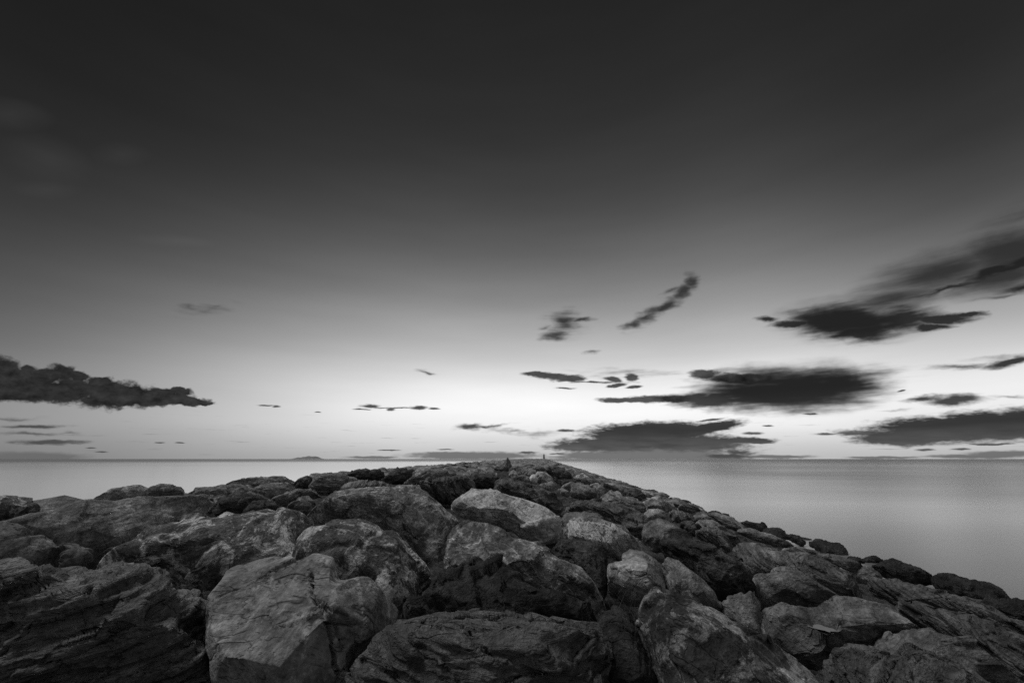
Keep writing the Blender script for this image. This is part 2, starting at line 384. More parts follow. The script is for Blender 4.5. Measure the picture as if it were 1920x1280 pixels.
BVH_OBJ = {}
taken = []; SEEN = []
def finish(name, v, f, mat, loc, rot, label, cat, group, tone):
    me = mesh_from(name, v, f, mat)
    o = bpy.data.objects.new(name, me); col.objects.link(o)
    o.matrix_world = Matrix.Translation(Vector([float(a) for a in loc])) @ rot.to_4x4()
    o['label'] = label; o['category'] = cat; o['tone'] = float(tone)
    if group: o['group'] = group
    return o
count = 0
def rock(outline, kind, label, tone=1.0, thick=None, tilt=0.75, dmul=1.0, facets=(), bed=(25, 10, 0), group='boulders of the breakwater', nf=None, amp=1.0, name='boulder', dmin=None, mat=None, sub=None, square=0.82, cuts=()):
    """a boulder whose outline (directions in the photograph) is set at its own place on the mound"""
    global count; count += 1; seed = count
    rng = np.random.RandomState(seed * 7 + 3)
    pts = np.array(outline, float)
    x, y = pts[:, 0], pts[:, 1]; x2, y2 = np.roll(x, -1), np.roll(y, -1)
    cr = x * y2 - x2 * y; A = cr.sum() / 2
    cx, cy = ((x + x2) * cr).sum() / (6 * A), ((y + y2) * cr).sum() / (6 * A)
    d = ground_hit(cx, cy + 0.10 * np.ptp(y), -0.12) * dmul
    if dmin: d = dmin
    rc = ray(cx, cy); C = np.array([0, 0, H]) + rc * d
    r = unit(np.cross(rc, [0, 0, 1])); u = unit(np.cross(r, rc))
    up = unit(u + tilt * rc); nn = unit(np.cross(r, up))            # nn points to the viewer / up
    if np.dot(nn, rc) > 0: nn = -nn
    ab = []
    for a, b in pts:
        k = ray(a, b); tt = np.dot(C - [0, 0, H], nn) / np.dot(k, nn)
        tt = np.clip(tt, d * .5, d * 2.2)
        w_ = np.array([0, 0, H]) + k * tt - C
        ab.append((np.dot(w_, r), np.dot(w_, up)))
    ab = np.array(ab)
    W2, H2 = np.ptp(ab[:, 0]) / 2, np.ptp(ab[:, 1]) / 2
    size = 2 * math.sqrt(W2 * H2)
    T = thick if thick else min(W2, H2) * 0.70 + 0.08 * max(W2, H2)
    sphi = tilt / math.sqrt(1 + tilt * tilt)
    ab[:, 1] /= math.sqrt(1 + (T * sphi / max(H2, 1e-3)) ** 2)
    # radial function
    th = np.linspace(-math.pi, math.pi, 361); Rr = np.zeros(361)
    for i, a in enumerate(th):
        dx, dy = math.cos(a), math.sin(a); best = 0
        for j in range(len(ab)):
            p0, p1 = ab[j], ab[(j + 1) % len(ab)]; e = p1 - p0; den = dx * e[1] - dy * e[0]
            if abs(den) < 1e-12: continue
            t_ = (p0[0] * e[1] - p0[1] * e[0]) / den; s_ = (p0[0] * dy - p0[1] * dx) / den
            if t_ > 0 and -1e-6 <= s_ <= 1 + 1e-6: best = max(best, t_)
        Rr[i] = best
    wpx = max(np.ptp(x), np.ptp(y))
    n = sub or (7 if wpx > 230 else 6 if wpx > 80 else 5 if wpx > 30 else 4)
    pl = [(unit(n_), fr) for n_, fr in facets]
    for _ in range(STY[kind]['nf'] if nf is None else nf):
        a = rng.uniform(0, 2 * math.pi); zz = rng.uniform(0.15, 0.95)
        pl.append((unit([math.cos(a) * math.sqrt(1 - zz * zz), math.sin(a) * math.sqrt(1 - zz * zz), zz]), rng.uniform(.80, .95)))
    B = np.stack([r, up, nn], 0)                                     # local -> world rows
    rot = Euler((R(bed[0]), R(bed[1]), R(bed[2]))).to_matrix(); Rb = np.array(rot)   # columns = bedding axes
    def build(Rr, n):
        v, f = ico(n)
        rho = np.hypot(v[:, 0], v[:, 1]); ang = np.arctan2(v[:, 1], v[:, 0])
        rad = np.interp(ang, th, Rr)
        lat = rho ** square
        wz = np.sign(v[:, 2]) * np.abs(v[:, 2]) ** 0.85 * T
        L = np.stack([np.cos(ang) * rad * lat, np.sin(ang) * rad * lat, wz], 1)
        for n_, fr in pl:                                            # planar breaks
            dd = L @ n_; sup = dd.max() * fr; ex = np.maximum(dd - sup, 0); L = L - n_[None, :] * (ex * 0.98)[:, None]
        P_ = weather(L @ B, f, size, kind, seed, Rb.T, amp)
        if cuts:                                                     # open cracks running into the rock
            nv = vnormals(P_, f)
            for (x0, y0, x1, y1, wd, dp) in cuts:
                r0, r1 = ray(x0, y0), ray(x1, y1); cn = unit(np.cross(r0, r1)); ct = unit(r1 - r0)
                q = P_ + C - [0, 0, H]
                wob = 0.035 * perlin(P_ * 3.1 + 4) + 0.012 * perlin(P_ * 13.0)
                dist = np.abs(q @ cn + wob * size)
                rn = q / np.linalg.norm(q, axis=1)[:, None]
                al = (rn - r0) @ ct / (np.dot(r1 - r0, ct)); fade = np.clip(al / .08, 0, 1) * np.clip((1 - al) / .12, 0, 1)
                P_ = P_ - nv * (dp * fade * np.clip(1 - dist / wd, 0, 1))[:, None]
        return P_, f
    # fit the outline to the rock's real silhouette (its relief and thickness change it)
    nb = 72; ta = (np.arange(nb) + .5) / nb * 2 * math.pi - math.pi
    tgt = np.zeros(nb)
    for i, a in enumerate(ta):
        dx, dy = math.cos(a), -math.sin(a)
        for j in range(len(pts)):
            p0 = pts[j] - (cx, cy); e = pts[(j + 1) % len(pts)] - pts[j]; den = dx * e[1] - dy * e[0]
            if abs(den) < 1e-12: continue
            t_ = (p0[0] * e[1] - p0[1] * e[0]) / den; s_ = (p0[0] * dy - p0[1] * dx) / den
            if t_ > 0 and -1e-6 <= s_ <= 1 + 1e-6: tgt[i] = max(tgt[i], t_)
    for it in range(7):
        Wp, f = build(Rr, 5)
        q = Wp + C - [0, 0, H]; fw = q[:, 1] * CR + q[:, 2] * SR
        ok = fw > 0.15
        ix = 960 + FOC * q[ok, 0] / fw[ok] - cx; iy = 640 - FOC * (q[ok, 2] * CR - q[ok, 1] * SR) / fw[ok] - cy
        k = ((np.arctan2(-iy, ix) + math.pi) / (2 * math.pi) * nb).astype(int) % nb
        act = np.zeros(nb); np.maximum.at(act, k, np.hypot(ix, iy))
        ratio = np.where(act > 0, tgt / np.maximum(act, 1e-3), 1.0)
        ratio = np.where(ratio > 0, np.clip(ratio, .6, 1.5), 1.0)
        if it in (1, 3, 5) and ratio[np.abs(ta - math.pi / 2) < .7].mean() < .94: T *= .84
        ratio = (np.roll(ratio, 1) + 2 * ratio + np.roll(ratio, -1)) / 4
        if it == 0: R0 = Rr.copy()
        ratio = ratio ** .8
        Rr = Rr * np.interp(th, np.concatenate([[ta[-1] - 2 * math.pi], ta, [ta[0] + 2 * math.pi]]), np.concatenate([[ratio[-1]], ratio, [ratio[0]]]))
        Rr = R0 * np.clip(Rr / R0, .72, 1.22)
        kq = Rr / R0; kq = np.convolve(np.concatenate([kq[-13:-1], kq, kq[1:13]]), np.hanning(15) / np.hanning(15).sum(), 'same')[12:-12]
        Rr = R0 * kq
    Wp, f = build(Rr, n)
    lo = Wp @ Rb
    o = finish(name, lo, f, mat or M[kind], C, rot, label, 'rock', group, tone)
    taken.append((C[0], C[1], W2, max(H2, T)))
    SEEN.append((x.min() - 4, y.min() - 3, x.max() + 4, y.max() + 3, d))
    return o, C, (r, up, nn)

exec_rocks = []
#ROCKS
def T(*a, **k): return rock(*a, **k)
G_NEAR = 'large boulders in the front of the breakwater'
G_MID = 'boulders of the middle stretch of the breakwater'
G_SKY = 'boulders along the left skyline'
G_SLOPE = 'boulders down the right slope'
G_WET = 'dark wet boulders at the waterline'
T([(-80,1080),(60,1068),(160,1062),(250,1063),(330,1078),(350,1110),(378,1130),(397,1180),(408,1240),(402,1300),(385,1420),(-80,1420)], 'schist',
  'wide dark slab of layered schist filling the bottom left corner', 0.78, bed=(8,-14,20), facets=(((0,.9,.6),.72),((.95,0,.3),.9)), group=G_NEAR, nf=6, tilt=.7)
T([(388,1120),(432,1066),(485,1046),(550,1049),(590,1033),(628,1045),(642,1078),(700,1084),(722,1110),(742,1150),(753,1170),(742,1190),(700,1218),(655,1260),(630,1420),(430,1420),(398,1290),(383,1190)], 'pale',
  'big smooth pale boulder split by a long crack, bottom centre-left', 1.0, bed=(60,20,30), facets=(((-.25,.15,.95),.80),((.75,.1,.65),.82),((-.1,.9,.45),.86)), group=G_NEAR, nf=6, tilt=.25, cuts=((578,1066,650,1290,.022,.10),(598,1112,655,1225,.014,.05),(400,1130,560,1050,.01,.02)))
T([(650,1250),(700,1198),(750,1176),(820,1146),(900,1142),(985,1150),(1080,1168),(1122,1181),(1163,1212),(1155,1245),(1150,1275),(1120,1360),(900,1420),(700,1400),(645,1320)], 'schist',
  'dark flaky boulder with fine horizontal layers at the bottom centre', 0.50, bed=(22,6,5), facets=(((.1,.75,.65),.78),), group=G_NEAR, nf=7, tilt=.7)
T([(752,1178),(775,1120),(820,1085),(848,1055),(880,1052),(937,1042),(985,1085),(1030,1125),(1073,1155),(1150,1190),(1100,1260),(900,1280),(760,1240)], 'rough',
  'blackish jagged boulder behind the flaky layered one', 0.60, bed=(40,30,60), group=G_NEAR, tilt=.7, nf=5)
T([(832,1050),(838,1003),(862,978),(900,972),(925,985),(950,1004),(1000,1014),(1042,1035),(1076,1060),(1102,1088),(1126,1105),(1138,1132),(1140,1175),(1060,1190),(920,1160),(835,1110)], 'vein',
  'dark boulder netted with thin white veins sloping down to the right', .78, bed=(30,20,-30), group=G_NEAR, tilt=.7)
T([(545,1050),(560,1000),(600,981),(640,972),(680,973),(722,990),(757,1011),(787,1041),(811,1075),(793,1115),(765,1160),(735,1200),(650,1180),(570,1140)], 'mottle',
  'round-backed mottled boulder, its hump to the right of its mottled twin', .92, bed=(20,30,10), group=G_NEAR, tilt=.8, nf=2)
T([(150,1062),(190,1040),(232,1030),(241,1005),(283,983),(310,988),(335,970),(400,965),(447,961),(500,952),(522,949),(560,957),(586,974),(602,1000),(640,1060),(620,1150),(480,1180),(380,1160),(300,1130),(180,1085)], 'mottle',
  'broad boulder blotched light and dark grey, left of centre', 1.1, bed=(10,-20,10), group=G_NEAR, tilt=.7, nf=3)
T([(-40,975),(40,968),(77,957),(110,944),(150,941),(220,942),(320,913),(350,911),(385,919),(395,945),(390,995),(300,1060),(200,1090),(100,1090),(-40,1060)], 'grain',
  'huge flat-topped rugged slab rising behind the pale rock on the left', .72, bed=(6,-12,0), facets=(((0,.8,.6),.75),), group=G_NEAR, tilt=.8, nf=4)
T([(-90,985),(10,976),(45,984),(62,1000),(100,1009),(119,1025),(122,1047),(105,1072),(60,1100),(-90,1115)], 'pale',
  'pale cracked boulder cut off by the left edge', .85, bed=(50,-20,0), facets=(((-.2,-.2,.95),.82),), group=G_NEAR, tilt=.45, nf=7)
T([(108,1070),(114,1018),(140,1017),(178,1035),(172,1056),(145,1070)], 'pale',
  'small dark angular rock wedged beside the pale cracked boulder on the left', .55, bed=(50,10,0), group=G_NEAR, nf=5)
T([(-70,938),(10,927),(36,930),(55,930),(70,941),(77,957),(60,975),(-70,995)], 'mottle', 'rounded boulder alone on the skyline at the far left', .95, group=G_SKY, tilt=.8)
T([(165,938),(210,915),(260,907),(277,912),(284,930),(240,948),(190,948)], 'grain', 'skyline boulder with a pale scar on top, left', 1.0, group=G_SKY)
T([(262,924),(280,912),(300,906),(322,907),(345,915),(350,935),(268,940)], 'grain', 'small dark boulder peeping over the rugged slab', .62, group=G_SKY)
T([(340,925),(365,915),(400,910),(435,908),(470,909),(503,925),(520,960),(460,988),(395,980),(370,950)], 'streak', 'low dull boulder sloping behind the right end of the rugged slab', .72, group=G_SKY, tilt=.8)
T([(412,910),(440,899),(460,895),(490,893),(515,895),(530,891),(550,899),(556,916),(500,925),(440,920)], 'grain', 'long skyline boulder with a small peak near its right end', .75, group=G_SKY, tilt=.8)
T([(452,932),(480,911),(510,904),(546,904),(556,920),(542,934),(490,944)], 'grain', 'rounded boulder just below the long skyline one', .8, group=G_MID, tilt=.8)
T([(388,968),(408,940),(425,924),(460,923),(482,926),(494,940),(512,952),(470,972),(400,974)], 'rough', 'dark wedge-shaped boulder with a black left flank behind the blotched one', 1.25, group=G_MID, facets=(((-.8,-.1,.5),.7),))
T([(452,960),(474,938),(492,937),(532,948),(522,964),(475,972)], 'rough', 'small pointed dark rock right of the wedge-shaped boulder', 1.1, group=G_MID)
T([(497,942),(530,925),(560,915),(582,917),(604,920),(602,928),(570,938),(545,950),(515,952)], 'streak', 'thin layered slab lying left of the big flat-topped boulder', .95, group=G_MID, bed=(25,-20,0))
T([(536,950),(564,930),(582,929),(595,946),(577,966),(550,962)], 'grain', 'small brown-grey rock under the thin layered slab', .7, group=G_MID)
T([(550,905),(560,898),(576,891),(587,895),(586,912),(575,920),(556,920)], 'rough', 'small skyline rock between two long ones', 1.1, group=G_SKY)
T([(578,912),(590,890),(612,885),(636,889),(667,894),(680,906),(655,928),(605,926),(584,922)], 'streak', 'streaked skyline boulder above the thin layered slab', .85, group=G_SKY)
T([(572,960),(590,944),(610,930),(650,920),(700,916),(735,914),(760,907),(777,906),(792,918),(812,930),(830,945),(847,960),(862,988),(838,1015),(832,1060),(800,1075),(760,1030),(720,998),(640,985),(585,975)], 'vein',
  'big flat-topped boulder with a dark front face, centre-left', 1.2, facets=(((0,.85,.55),.70),((.1,-.45,.9),.74)), group=G_MID, tilt=.8, nf=3, bed=(10,10,0))
T([(615,930),(650,904),(680,899),(720,902),(740,913),(722,930),(640,936)], 'streak', 'ribbed flat rock behind the big flat-topped boulder', .95, group=G_MID, bed=(30,-30,0))
T([(646,893),(660,880),(674,880),(686,877),(700,882),(714,879),(724,889),(715,902),(670,905)], 'rough', 'knobbly dark boulder with three bumps on the skyline', 1.25, group=G_SKY)
T([(718,896),(733,883),(742,876),(760,877),(782,881),(777,898),(748,909),(726,908)], 'rough', 'dark skyline boulder right of the three-bump one', 1.25, group=G_SKY)
T([(748,912),(775,893),(800,879),(830,879),(850,890),(846,903),(802,912),(772,920)], 'grain', 'flat sloping boulder behind the black-faced block', .75, group=G_MID, tilt=.8)
T([(752,920),(790,902),(830,893),(876,892),(888,903),(897,913),(877,934),(850,945),(832,946),(808,936),(770,932)], 'schist', 'block with a light top and a black striated face', .62, facets=(((0,.8,.6),.66),((.1,-.35,.9),.72),((.8,.1,.5),.8)), group=G_MID, nf=4, bed=(20,60,0))
T([(874,900),(880,888),(917,886),(942,898),(928,915),(904,918),(882,912)], 'rough', 'dark jagged rock right of the black-faced block', 1.2, group=G_MID)
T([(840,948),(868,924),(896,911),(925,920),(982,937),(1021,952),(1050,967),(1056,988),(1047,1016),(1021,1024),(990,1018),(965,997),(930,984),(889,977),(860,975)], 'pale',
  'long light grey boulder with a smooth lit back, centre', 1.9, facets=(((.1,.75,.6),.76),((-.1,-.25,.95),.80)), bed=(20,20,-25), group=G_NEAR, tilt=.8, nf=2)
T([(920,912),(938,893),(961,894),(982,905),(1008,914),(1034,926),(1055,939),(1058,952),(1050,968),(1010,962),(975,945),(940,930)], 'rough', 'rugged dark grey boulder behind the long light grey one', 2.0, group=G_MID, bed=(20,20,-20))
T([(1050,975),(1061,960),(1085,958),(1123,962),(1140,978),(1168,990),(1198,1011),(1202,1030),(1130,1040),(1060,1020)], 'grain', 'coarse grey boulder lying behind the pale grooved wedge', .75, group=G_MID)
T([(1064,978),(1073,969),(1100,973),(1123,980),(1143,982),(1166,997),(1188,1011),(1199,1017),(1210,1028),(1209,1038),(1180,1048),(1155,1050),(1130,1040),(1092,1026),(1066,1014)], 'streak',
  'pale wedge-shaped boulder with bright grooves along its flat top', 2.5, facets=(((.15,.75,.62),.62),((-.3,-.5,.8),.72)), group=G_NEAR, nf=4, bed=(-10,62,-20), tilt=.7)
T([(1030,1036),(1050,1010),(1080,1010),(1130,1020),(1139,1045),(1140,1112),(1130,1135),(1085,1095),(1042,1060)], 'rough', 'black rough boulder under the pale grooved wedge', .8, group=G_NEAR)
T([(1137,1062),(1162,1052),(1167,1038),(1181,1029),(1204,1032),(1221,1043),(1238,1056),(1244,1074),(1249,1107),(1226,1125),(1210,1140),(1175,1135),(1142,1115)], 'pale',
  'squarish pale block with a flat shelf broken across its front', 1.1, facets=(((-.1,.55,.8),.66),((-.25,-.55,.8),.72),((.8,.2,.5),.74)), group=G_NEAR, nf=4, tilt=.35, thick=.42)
T([(1234,1062),(1253,1042),(1267,1046),(1288,1062),(1313,1081),(1330,1098),(1342,1115),(1358,1140),(1310,1165),(1260,1145),(1242,1105)], 'grain', 'rounded grey boulder right of the squarish pale block', .68, group=G_NEAR, bed=(30,50,-20))
T([(1054,956),(1067,942),(1105,936),(1150,941),(1180,951),(1216,967),(1222,985),(1210,1003),(1195,1020),(1160,1002),(1125,985),(1080,972)], 'schist', 'long dark striated boulder above the pale grooved wedge', .78, group=G_MID, bed=(35,20,-20))
T([(1203,992),(1212,978),(1235,970),(1258,977),(1277,990),(1300,1005),(1310,1018),(1262,1040),(1225,1035),(1204,1015)], 'grain', 'grey humped boulder right of the long striated one', 0.59, group=G_SLOPE)
T([(1232,1020),(1262,1003),(1290,1013),(1308,1010),(1342,1023),(1367,1040),(1384,1058),(1402,1072),(1422,1085),(1410,1102),(1404,1118),(1356,1135),(1330,1110),(1300,1080),(1268,1055),(1240,1040)], 'rough',
  'large dark boulder with a black face above the round grey one', 1.06, facets=(((.1,.8,.6),.78),((-.3,-.5,.8),.76)), group=G_SLOPE, nf=6)
T([(1380,1064),(1391,1051),(1411,1066),(1424,1084),(1405,1095)], 'grain', 'small flat rock tucked at the right end of the large dark boulder', 0.51, group=G_SLOPE)
T([(1367,1027),(1375,1017),(1392,1015),(1430,1019),(1468,1032),(1525,1041),(1577,1062),(1616,1094),(1638,1122),(1600,1135),(1540,1125),(1480,1098),(1440,1090),(1415,1085),(1390,1060)], 'streak',
  'very long streaked boulder running down the right slope', 0.72, bed=(35,28,-28), group=G_SLOPE, tilt=.7, nf=7)
T([(1300,1003),(1308,992),(1322,987),(1341,989),(1366,998),(1391,1010),(1378,1024),(1366,1038),(1350,1032),(1332,1020),(1314,1012)], 'streak', 'humped striated rock behind the very long streaked boulder', 0.72, group=G_SLOPE, bed=(30,40,-20))
T([(1298,988),(1307,976),(1322,973),(1338,975),(1353,983),(1368,996),(1345,1008),(1310,1002)], 'grain', 'smooth pale dome-shaped boulder on the right slope', 1.06, group=G_SLOPE)
T([(1272,984),(1280,976),(1296,975),(1318,987),(1303,1007),(1285,1000)], 'rough', 'dark rock at the left foot of the pale dome', 1.19, group=G_SLOPE)
T([(1252,962),(1262,954),(1280,958),(1299,966),(1303,979),(1284,982),(1262,978)], 'streak', 'rounded rock with curved ribs on the right slope', 0.98, group=G_SLOPE, bed=(20,80,0))
T([(1296,970),(1309,959),(1323,963),(1350,979),(1328,982),(1303,980)], 'grain', 'small grey rock just above the pale dome', 0.72, group=G_SLOPE)
T([(1184,1150),(1205,1115),(1240,1104),(1273,1105),(1316,1127),(1357,1147),(1392,1172),(1430,1192),(1468,1215),(1505,1242),(1546,1280),(1630,1420),(1260,1420),(1228,1290),(1208,1200)], 'mottle',
  'large dark boulder with diagonal light streaks, bottom right of centre', 0.45, bed=(20,50,-30), group=G_NEAR, tilt=.45, nf=7)
T([(1346,1138),(1364,1117),(1390,1110),(1411,1110),(1424,1126),(1428,1155),(1428,1200),(1395,1190),(1360,1165)], 'grain', 'small rounded boulder between the dark streaked one and the pool rock', .55, group=G_NEAR)
T([(1120,1150),(1140,1143),(1162,1132),(1188,1160),(1203,1200),(1222,1242),(1238,1310),(1150,1340),(1110,1230)], 'rough', 'black rough rock in the shade left of the dark streaked boulder', .7, group=G_NEAR)
T([(1403,1108),(1411,1087),(1438,1079),(1447,1065),(1463,1061),(1491,1066),(1542,1095),(1580,1117),(1560,1140),(1530,1155),(1490,1155),(1450,1158),(1422,1145)], 'grain',
  'coarse rounded boulder with a crusty top behind the pool rock', 0.58, group=G_SLOPE, tilt=.7)
POOL = T([(1422,1155),(1457,1141),(1492,1144),(1530,1136),(1567,1116),(1610,1119),(1640,1128),(1680,1142),(1714,1165),(1735,1185),(1700,1205),(1660,1225),(1600,1235),(1575,1250),(1545,1262),(1480,1245),(1435,1215)], 'grain',
  'hollowed boulder holding a small pool of rainwater', 0.56, group=G_SLOPE, tilt=.75, nf=6, bed=(30,20,-20), facets=(((0,.35,.94),.62),((-.25,-.6,.75),.78)))
T([(1625,1215),(1650,1190),(1690,1178),(1748,1176),(1784,1195),(1843,1204),(1862,1219),(1880,1240),(1885,1300),(1850,1370),(1700,1330),(1645,1270)], 'grain', 'rough ledge of grey rock above the plank-like schist', 0.46, group=G_SLOPE, tilt=.8)
T([(1553,1243),(1568,1217),(1587,1204),(1630,1209),(1680,1224),(1655,1250),(1600,1265)], 'grain', 'low grey rock at the foot of the pool rock', 0.59, group=G_SLOPE)
T([(1520,1250),(1547,1245),(1568,1226),(1594,1222),(1640,1236),(1676,1230),(1692,1206),(1709,1202),(1736,1217),(1783,1245),(1855,1278),(1930,1330),(1850,1420),(1620,1420),(1550,1320)], 'schist',
  'splintered plank-like schist boulder at the bottom right', 0.58, bed=(50,30,-28), group=G_SLOPE, tilt=.7, nf=6)
T([(1615,1085),(1645,1073),(1678,1084),(1711,1087),(1781,1110),(1852,1138),(1922,1162),(1985,1195),(1970,1215),(1898,1200),(1816,1170),(1758,1155),(1690,1140),(1655,1135),(1628,1108)], 'streak',
  'long smooth streaked slab bordering the black seaweed rocks', 0.61, group=G_SLOPE, bed=(25,25,-25), tilt=.8)
T([(1655,1136),(1673,1123),(1711,1129),(1770,1143),(1828,1152),(1875,1171),(1924,1192),(1985,1226),(1990,1310),(1898,1300),(1805,1240),(1723,1195)], 'streak',
  'broad streaked boulder at the right edge above the grey ledge', 0.56, group=G_SLOPE, bed=(28,30,-28), tilt=.7)
T([(1588,1075),(1612,1060),(1634,1062),(1655,1078),(1640,1098),(1605,1092)], 'grain', 'small pale-topped rock by the first seaweed ledge', 0.68, group=G_SLOPE)
T([(1450,1030),(1490,1025),(1545,1036),(1600,1053),(1640,1072),(1620,1092),(1570,1075),(1500,1055)], 'streak', 'low streaked rock below the lone black boulder', 0.61, group=G_SLOPE, tilt=.8)
for i, (o_, lab) in enumerate((
 ([(1515,1020),(1522,1010),(1538,1008),(1560,1017),(1576,1017),(1589,1030),(1592,1042),(1577,1049),(1558,1046),(1538,1036),(1522,1028)], 'lone rounded black boulder standing against the pale sea'),
 ([(1462,1001),(1485,1000),(1500,1004),(1513,1017),(1505,1026),(1485,1016)], 'black weedy rock left of the lone rounded one'),
 ([(1386,980),(1391,974),(1408,979),(1425,983),(1431,977),(1442,989),(1462,1001),(1440,1000),(1405,988)], 'black ridge rock with a small peak at the waterline'),
 ([(1586,1047),(1592,1041),(1612,1044),(1624,1054),(1605,1062)], 'low black rock just right of the lone rounded one'),
 ([(1612,1053),(1620,1045),(1641,1040),(1658,1050),(1640,1060),(1622,1060)], 'flat black rock poking out beside the low one'),
 ([(1625,1068),(1652,1052),(1669,1045),(1686,1049),(1705,1061),(1735,1070),(1754,1078),(1748,1096),(1700,1098),(1664,1086)], 'long black seaweed-covered ledge with a hump'),
 ([(1742,1086),(1755,1076),(1770,1069),(1802,1080),(1824,1086),(1864,1092),(1886,1108),(1901,1125),(1870,1140),(1837,1142),(1793,1128),(1758,1112)], 'largest black seaweed-covered ledge near the right edge'),
 ([(1830,1130),(1866,1120),(1908,1121),(1975,1135),(1990,1190),(1900,1172),(1850,1150)], 'black seaweed ledge cut off by the right edge'))):
    T(o_, 'weed', lab, 1.0, group=G_WET, tilt=.7, name='wet_boulder')
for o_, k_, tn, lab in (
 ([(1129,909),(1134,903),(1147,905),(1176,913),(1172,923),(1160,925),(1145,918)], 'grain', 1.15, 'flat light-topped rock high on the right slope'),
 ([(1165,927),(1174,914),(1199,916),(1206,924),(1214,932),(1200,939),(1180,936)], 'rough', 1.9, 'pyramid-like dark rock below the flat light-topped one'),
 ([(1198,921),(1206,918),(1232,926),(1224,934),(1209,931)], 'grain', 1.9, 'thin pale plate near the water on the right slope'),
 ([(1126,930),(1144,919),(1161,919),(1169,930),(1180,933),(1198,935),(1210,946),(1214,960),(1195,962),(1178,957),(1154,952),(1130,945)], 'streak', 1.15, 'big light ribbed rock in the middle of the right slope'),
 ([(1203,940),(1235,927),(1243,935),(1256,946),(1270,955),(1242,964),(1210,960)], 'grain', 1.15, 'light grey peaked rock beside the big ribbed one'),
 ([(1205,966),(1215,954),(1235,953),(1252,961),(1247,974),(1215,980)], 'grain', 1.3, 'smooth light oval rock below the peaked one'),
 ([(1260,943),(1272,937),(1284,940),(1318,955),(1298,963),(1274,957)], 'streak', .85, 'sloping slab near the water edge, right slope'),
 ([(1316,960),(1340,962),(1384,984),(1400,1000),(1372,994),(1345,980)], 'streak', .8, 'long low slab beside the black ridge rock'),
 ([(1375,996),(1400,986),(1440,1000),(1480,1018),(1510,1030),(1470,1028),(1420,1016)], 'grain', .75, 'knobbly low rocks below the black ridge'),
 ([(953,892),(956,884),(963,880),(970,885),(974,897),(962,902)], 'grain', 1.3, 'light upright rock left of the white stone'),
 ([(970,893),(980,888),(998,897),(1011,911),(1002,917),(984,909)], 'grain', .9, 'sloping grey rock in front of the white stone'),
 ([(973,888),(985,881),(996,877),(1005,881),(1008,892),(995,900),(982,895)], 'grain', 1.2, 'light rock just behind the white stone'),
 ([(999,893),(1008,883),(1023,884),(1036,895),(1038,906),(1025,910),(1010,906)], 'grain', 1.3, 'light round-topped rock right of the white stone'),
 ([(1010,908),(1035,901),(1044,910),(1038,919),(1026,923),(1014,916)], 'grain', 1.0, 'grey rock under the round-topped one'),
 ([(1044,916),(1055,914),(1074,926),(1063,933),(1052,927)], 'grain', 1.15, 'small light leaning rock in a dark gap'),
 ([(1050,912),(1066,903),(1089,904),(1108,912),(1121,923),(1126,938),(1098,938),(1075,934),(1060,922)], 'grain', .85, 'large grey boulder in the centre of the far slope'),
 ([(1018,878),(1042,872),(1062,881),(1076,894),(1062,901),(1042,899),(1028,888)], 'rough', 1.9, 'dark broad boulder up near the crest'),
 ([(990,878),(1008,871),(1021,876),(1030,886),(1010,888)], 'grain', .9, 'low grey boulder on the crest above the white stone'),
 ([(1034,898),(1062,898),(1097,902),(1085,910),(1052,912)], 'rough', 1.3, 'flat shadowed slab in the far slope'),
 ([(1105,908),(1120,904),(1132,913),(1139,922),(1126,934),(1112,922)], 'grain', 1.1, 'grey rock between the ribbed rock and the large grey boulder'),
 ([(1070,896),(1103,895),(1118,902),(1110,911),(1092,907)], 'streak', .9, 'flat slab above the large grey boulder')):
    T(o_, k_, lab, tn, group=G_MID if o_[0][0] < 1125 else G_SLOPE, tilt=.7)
T([(930,879),(941,870),(952,856),(957,865),(961,881),(946,885)], 'grain', 'pointed pyramid-shaped rock sticking up from the crest', .62, group=G_MID, tilt=.2, nf=0, facets=(((-.6,.1,.75),.70),((.8,.1,.6),.72)), square=1.0, name='boulder', sub=5, amp=.5)
T([(992,896),(996,890),(1001,888),(1006,892),(1009,901),(1004,906),(996,904)], 'white', 'small bright white stone near the crest', 1.0, group=None, dmin=21.5, name='white_stone', nf=3)

